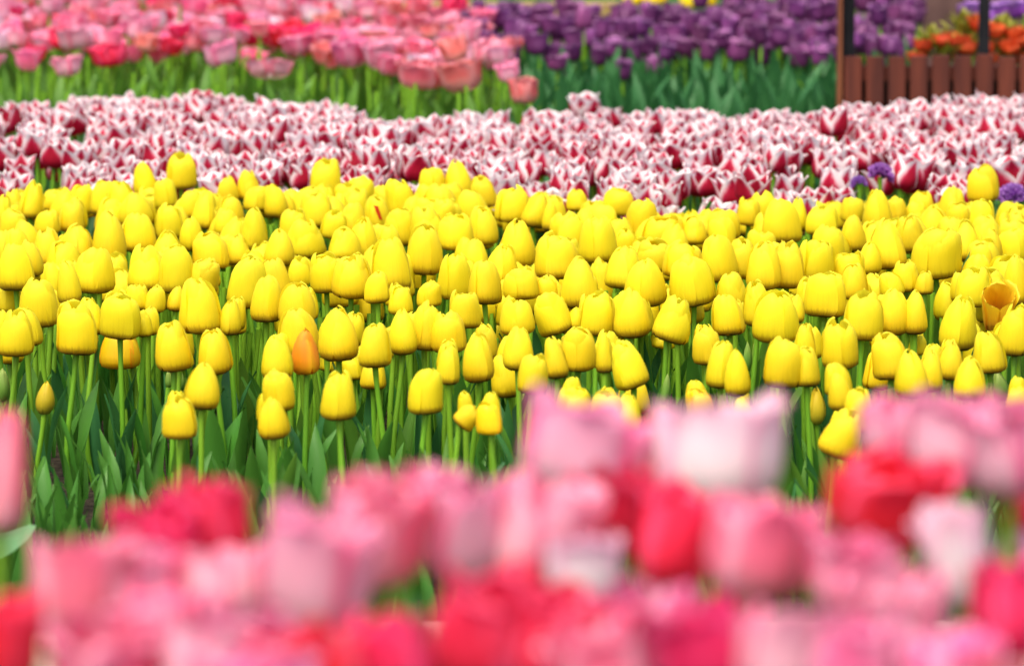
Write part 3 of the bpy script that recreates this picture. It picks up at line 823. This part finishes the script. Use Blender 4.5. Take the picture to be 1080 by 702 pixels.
PLAB = {'rose': 'rose pink tulip among many alike in the far pink bed', 'pale': 'pale pink tulip among many alike in the far pink bed', 'coral': 'coral tulip among many alike in the far pink bed',
        'crimson': 'crimson tulip scattered through the far pink bed', 'white': 'whitish pink tulip scattered through the far pink bed'}
pk.sort(key=lambda r: (r[5] is None, r[0]))
km = {m_: MB() for m_ in PLAB}
for d, b, wr, hr, mt, lab in pk[296:]:
    k = q.randrange(6)
    km[mt].add(FL['open', k], Matrix.Translation(b) @ Matrix.Rotation(q.gauss(0, .14), 4, 'Y') @ Matrix.Rotation(q.uniform(0, 6.28), 4, 'Z') @ Matrix.Diagonal((wr, wr, hr, 1)))
    km[mt].add(STEMB[k], Matrix.Translation((b.x, b.y, GP)) @ Matrix.Diagonal((1, 1, b.z - GP, 1)), 1)
print('pink', len(pk))
for m_, b_ in km.items():
    if b_.v: tag(link('tulip_mass', b_.mesh('tulip_mass', [M[m_], M['stem']])), 'furthest ' + m_ + ' coloured heads of the far pink bed run together', 'tulips', None, 'stuff')
for d, b, wr, hr, mt, lab in pk[:296]:
    tulip('pink_tulip', lab or PLAB[mt], 'tulip', 'pink tulips in the far bed', b, GP, wr, hr, q.choice(['open', 'open', 'cup']), q.randrange(6), mt, (q.gauss(0, .12), q.gauss(0, .14)), q.uniform(0, 6.28), 2, 'leaf_bright', .30)
leaf_mass('tulip_leaves', 'bright green leaves and stems under the far pink tulips', 'leaf_bright', 1100, lambda y: (-.112 * y, (pink_right(y) - 540) / FPX * y + .06), (12.95, 17.4), GP, (.22, .34), 9, 200, .33)

# ------------------------------------------------------------------ purple tulips
PU = [(588, 57, 74, 22, 'purple tulip hanging low among green leaves, left one of two strays'), (657, 60, 84, 18, 'purple tulip hanging lowest among green leaves before the purple bed')]
pu = []
for cx, tp, bs, wd, lab in PU:
    d = 13.75
    pu.append((d, at_dist(cx, bs, d), wd * d / FPX, (bs - tp) * d / FPX, lab))
spots = [(b.x, d) for d, b, *_ in pu]
tries = 0
while len(pu) < 440 and tries < 20000:
    tries += 1
    yy = 14.25 + 2.0 * q.random()
    xl = (max(pink_right(yy) - 10, 470) - 540) / FPX * yy
    xr_ = (985 - 540) / FPX * yy
    xx = q.uniform(xl, xr_)
    px, py = project(Vector((xx, yy, .44)))
    if px > 975 - .6 * py and px > 930: continue
    if yy > 15.55 and px < 655: continue
    if yy > 15.7 and px < 760: continue
    if min((xx - a_) ** 2 + (.8 * (yy - b_)) ** 2 for a_, b_ in spots) < .058 ** 2: continue
    pu.append((yy, Vector((xx, yy, .40 + q.gauss(0, .032))), q.uniform(.045, .066), q.uniform(.052, .075), None)); spots.append((xx, yy))
pu.sort(key=lambda r: (r[4] is None, r[0]))
pm = MB()
for d, b, wr, hr, lab in pu[298:]:
    k = q.randrange(6)
    pm.add(FL['purple', k], Matrix.Translation(b) @ Matrix.Rotation(q.gauss(0, .12), 4, 'Y') @ Matrix.Rotation(q.uniform(0, 6.28), 4, 'Z') @ Matrix.Diagonal((wr, wr, hr, 1)))
    pm.add(STEMB[k], Matrix.Translation((b.x, b.y, GP)) @ Matrix.Diagonal((1, 1, b.z - GP, 1)), 1)
print('purple', len(pu))
if len(pu) > 298:
    tag(link('tulip_mass', pm.mesh('tulip_mass', [M['purple'], M['stem']])), 'furthest rows of purple tulips run together', 'tulips', None, 'stuff')
for d, b, wr, hr, lab in pu[:298]:
    tulip('purple_tulip', lab or 'purple tulip packed among many alike in the far purple bed', 'tulip', 'purple tulips in the far bed', b, GP, wr, hr, 'purple', q.randrange(6), 'purple', (q.gauss(0, .1), q.gauss(0, .12)), q.uniform(0, 6.28), 1, 'leaf_blue', .31)
leaf_mass('tulip_leaves', 'blue green leaves under the purple tulips', 'leaf_blue', 1000, lambda y: ((max(pink_right(y), 480) - 540) / FPX * y, .085 * y), (13.3, 16.2), GP, (.26, .37), 10)

for i, (cx, bs, wd, lab) in enumerate([(668, 5, 24, 'yellow tulip behind the purple bed, leftmost of the four'), (692, 6, 26, 'yellow tulip behind the purple bed, second from left of the four'),
                                       (727, 9, 20, 'yellow tulip behind the purple bed, hanging lowest of the four'), (747, 7, 20, 'yellow tulip behind the purple bed, rightmost of the four')]):
    b = at_dist(cx, bs, 15.75)
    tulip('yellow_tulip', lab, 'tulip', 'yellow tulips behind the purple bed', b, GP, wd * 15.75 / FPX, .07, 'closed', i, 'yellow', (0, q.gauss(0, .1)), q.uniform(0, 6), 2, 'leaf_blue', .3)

# ------------------------------------------------------------------ wooden fence with black posts, right background
D = 13.25
fx = lambda px: (px - 540) / FPX * D
zt = at_dist(900, 59, D).z
fence = link('slatted_fence', None, None, (fx(980), D, GP))
tag(fence, 'low red brown slatted wooden fence with tall black posts', 'fence')
def L_(v): return v
s = MB()
px = 891.0
while px < 1300:
    a_, b_ = fx(px) - fx(980), fx(px + 18.3) - fx(980)
    dz = rnd.uniform(-.004, .004)
    pr = [(a_, -.009), (a_ + .003, -.012), (b_ - .003, -.012), (b_, -.009), (b_, .009), (a_, .009)]
    s.grid([[(x_, y_, z_) for x_, y_ in pr] for z_ in (.03, zt - GP - .004 + dz, zt - GP + dz)], [[(0, 0)] * 6] * 3, close=True)
    n0 = len(s.v) - 6
    s.f.append(tuple(range(n0, n0 + 6))); s.m.append(0); s.uv.append(tuple([(0, 0)] * 6))
    px += 23.2
link('slat_panel', s.mesh('slat_panel', M['fence'], False), fence)
s = MB(); s.box(fx(891) - fx(980), fx(1300) - fx(980), .012, .032, zt - GP - .07, zt - GP - .03); s.box(fx(891) - fx(980), fx(1300) - fx(980), .012, .032, .07, .11)
link('rail', s.mesh('rail', M['fence'], False), fence)
s = MB(); s.box(fx(893) - fx(980), fx(1300) - fx(980), .055, .07, .0, zt - GP - .045)
link('back_board', s.mesh('back_board', M['dark'], False), fence)
s = MB(); s.box(fx(884) - fx(980), fx(888.5) - fx(980), -.012, .05, 0, 1.15)
link('corner_post', s.mesh('corner_post', M['fence_orange'], False), fence)
for a_, b_ in ((889, 902.5), (1034, 1045.5), (1180, 1190)):
    s = MB(); s.box(fx(a_) - fx(980), fx(b_) - fx(980), .0345, .0535, 0, 1.15)
    link('post', s.mesh('post', M['black'], False), fence)

# orange and yellow-green plants behind the fence
def bedding(px, py, wpx, hpx, d, label, oranges):
    b = at_dist(px, py, d); r = wpx * d / FPX / 2; h = hpx * d / FPX
    root = link('bedding_plant', None, None, (b.x, b.y, GP)); tag(root, label, 'plant', 'orange flowering plants behind the fence')
    s = MB(); t = MB(); qq = random.Random(int(px) + 3)
    for k in range(150):
        a_, e_ = qq.uniform(0, 6.28), qq.uniform(-.3, 1.5)
        f_ = qq.uniform(.5, 1)
        p_ = Vector((math.cos(a_) * math.cos(e_) * r * f_, math.sin(a_) * math.cos(e_) * r * f_, math.sin(e_) * h * f_))
        L = .05
        mt = Matrix.Translation(p_) @ Matrix.Rotation(qq.uniform(0, 6.28), 4, 'Z') @ Matrix.Rotation(qq.uniform(0, 1.1), 4, 'Y') @ Matrix.Diagonal((L, L * 1.6, L, 1))
        s.add(LEAFB[qq.randrange(10)], mt)
    for k in range(oranges):
        a_, e_ = qq.uniform(math.pi, 2 * math.pi), qq.uniform(-.3, .9)
        p_ = Vector((math.cos(a_) * math.cos(e_) * r, math.sin(a_) * math.cos(e_) * r, math.sin(e_) * h))
        t.add(FL['open', qq.randrange(6)], Matrix.Translation(p_) @ Matrix.Rotation(qq.uniform(-.5, .5), 4, 'X') @ Matrix.Diagonal((.055, .055, .035, 1)))
    zz = b.z - GP
    link('foliage', s.mesh('foliage', M['limeleaf']), root, (0, 0, zz))
    link('flower', t.mesh('flower', M['vermilion']), root, (0, 0, zz))
    link('stem', STEM[2], root, (0, 0, 0), (0, 0, 0), (2, 2, zz + .02))
M['limeleaf'] = green_mat('lime_leaf', (.20, .22, .02), (.36, .36, .04))
M['vermilion'] = petal_mat('vermilion_petal', [(0.0, (.5, .12, .02)), (.4, (.75, .10, .03)), (1.0, (.80, .14, .05))])
bedding(985, 62, 44, 22, 13.75, 'small lime green plant at the left end of the orange flowers behind the fence', 3)
bedding(1016, 58, 48, 40, 13.85, 'orange flowering plant just left of the black post behind the fence', 7)
bedding(1055, 58, 48, 36, 13.9, 'orange and lime plant just right of the black post behind the fence', 8)
bedding(1092, 58, 48, 34, 13.95, 'orange and lime plant cut by the right edge behind the fence', 7)
for i in range(9):
    b = at_dist(1020 + 8.5 * i + q.uniform(-2, 2), 22 + q.uniform(-4, 4), 14.6)
    tulip('purple_tulip', 'violet tulip in the short row behind the orange plants at the right edge', 'tulip', 'violet tulips behind the orange plants', b, GP, .062, .06, 'purple', i % 6, 'violet', (0, q.gauss(0, .1)), 0, 1, 'leaf_blue', .3)

# timber edging and low wall behind the far beds
s = MB(); za = at_dist(500, 3, 15.95).z
s.box(-.45, .40, 15.9, 16.0, .0, za)
tag(link('timber_edging', s.mesh('timber_edging', M['tan'], False)), 'yellowish timber edging behind the far pink and purple beds', 'edging')
s = MB(); zb = at_dist(1000, -14, 17.0).z
s.box(fx(955) * 17.0 / D, fx(1300) * 17.0 / D, 17.0, 17.2, 0, zb)
tag(link('planter_wall', s.mesh('planter_wall', M['brickwall'], False)), 'dull brown low wall behind the orange plants at the right', 'wall')

# ------------------------------------------------------------------ blurred pink tulips in front: cx, top, base, width, colour, label
FG = """0 425 555 56 rose|pink tulip cut by the left edge, standing alone before the green stems
4 622 722 74 crimson|deep red tulip in the lower left corner
85 562 672 104 rose|rose tulip with darker rim, left end of the big left cluster
138 576 655 92 pale|pale pink tulip in the left cluster beside the rose rimmed one
178 526 622 88 crimson|rose red tulip climbing the left cluster under its highest flower
228 500 602 84 crimson|bright crimson tulip, highest of the left cluster
238 572 652 92 pale|pale tulip directly below the highest crimson one of the left cluster
112 645 745 112 rose|rose tulip at the bottom of the left cluster
222 650 752 112 pale|pale pink tulip at the bottom middle of the left cluster
328 524 656 112 pale|big pale pink tulip with whitish base right of the left cluster
396 502 612 96 rose|rose tulip overlapping the big pale one from the right
426 486 580 76 rose|deep rose tulip peeping behind a row of pale cups left of centre
484 490 606 96 pale|dusty pale pink cup left of centre with a greenish base
556 494 608 100 pale|pale pink cup with a green base in the centre
600 416 520 128 pale|wide light pink tulip rising highest in the centre
648 490 582 80 crimson|bright red tulip under the wide light pink one
704 508 614 84 crimson|scarlet tulip below and left of the white cup
616 560 630 78 white|small whitish pink tulip in front of the scarlet ones
757 418 530 128 white|large white cup with pink rim, palest of the foreground
694 428 522 50 crimson|narrow red tulip pressed against the left side of the white cup
792 520 628 112 rose|dusty rose cup below the white one
500 604 722 120 crimson|big scarlet tulip at the bottom centre
592 622 734 120 crimson|crimson tulip at the bottom, right of the big scarlet one
680 614 724 112 rose|deep rose tulip at the bottom right of centre
418 640 748 90 crimson|dark red tulip at the bottom left of the big scarlet one
756 626 734 104 crimson|rose red tulip at the bottom between rose and pale cups
926 472 566 120 crimson|wide crimson tulip standing out at the right under the yellow drooping one
946 414 484 72 pale|small pink tulip topping the right cluster on its left
1004 412 512 104 pale|pale pink tulip with whitish centre topping the right cluster
1066 422 518 92 pale|pale pink tulip at the right edge of the top row
1016 530 634 70 white|pinkish white tulip with a pale green base above the stone edging
1068 584 692 84 crimson|crimson tulip at the right edge, lower one
1080 498 566 52 crimson|red tulip cut by the right edge, upper one
1074 552 596 46 pale|little pink tulip between the two red ones at the right edge
896 558 644 92 rose|rose tulip below the wide crimson one
942 594 704 104 pale|pale pink tulip in front at the right, whitish top
886 644 748 104 rose|pink tulip at the bottom right between two pale ones
822 632 744 104 pale|pale pink tulip at the bottom, right of the rose red one
1000 666 764 90 rose|rose tulip at the bottom right below the stone edging
986 570 602 26 crimson|tiny red bud between the rose and whitish tulips
288 682 784 112 rose|rose tulip cut by the bottom edge between the left cluster and the dark red one
166 610 700 90 rose|rose pink tulip in the middle of the left cluster
258 634 740 100 rose|rose tulip under the pale one at the foot of the left cluster
352 650 760 96 crimson|crimson tulip at the bottom left of centre under the big pale one
640 650 760 96 rose|deep rose tulip cut by the bottom edge right of the scarlet pair
1050 690 790 80 rose|rose tulip cut by the bottom right corner
545 590 690 90 crimson|crimson tulip between the pale cups and the big scarlet one"""
q = random.Random(21)
for ln in FG.split('\n'):
    a_, lab = ln.split('|')
    cx, tp, bs, wd, mt = a_.split()
    cx, tp, bs, wd = float(cx), float(tp), float(bs), float(wd)
    d = min(max(3.45 - (bs - 500) / 240 * .7, 2.6), 3.55)
    if wd < 60 and cx > 100: d += .25
    b = at_dist(cx, bs, d)
    tulip('pink_tulip', 'blurred ' * 0 + lab, 'tulip', 'pink and red tulips in the nearest bed', b, FG_Z, wd * d / FPX * 1.02, (bs - tp) * d / FPX, 'cup' if wd > 60 else 'closed', q.randrange(6), mt, (q.gauss(0, .1), q.gauss(0, .12)), q.uniform(0, 6.28), 2, 'leaf_blue', .27)
leaf_mass('tulip_leaves', 'green leaves under the nearest pink tulips', 'leaf_blue', 260, lambda y: (-.13 * y, .13 * y), (2.4, 3.75), FG_Z, (.18, .27), 12)
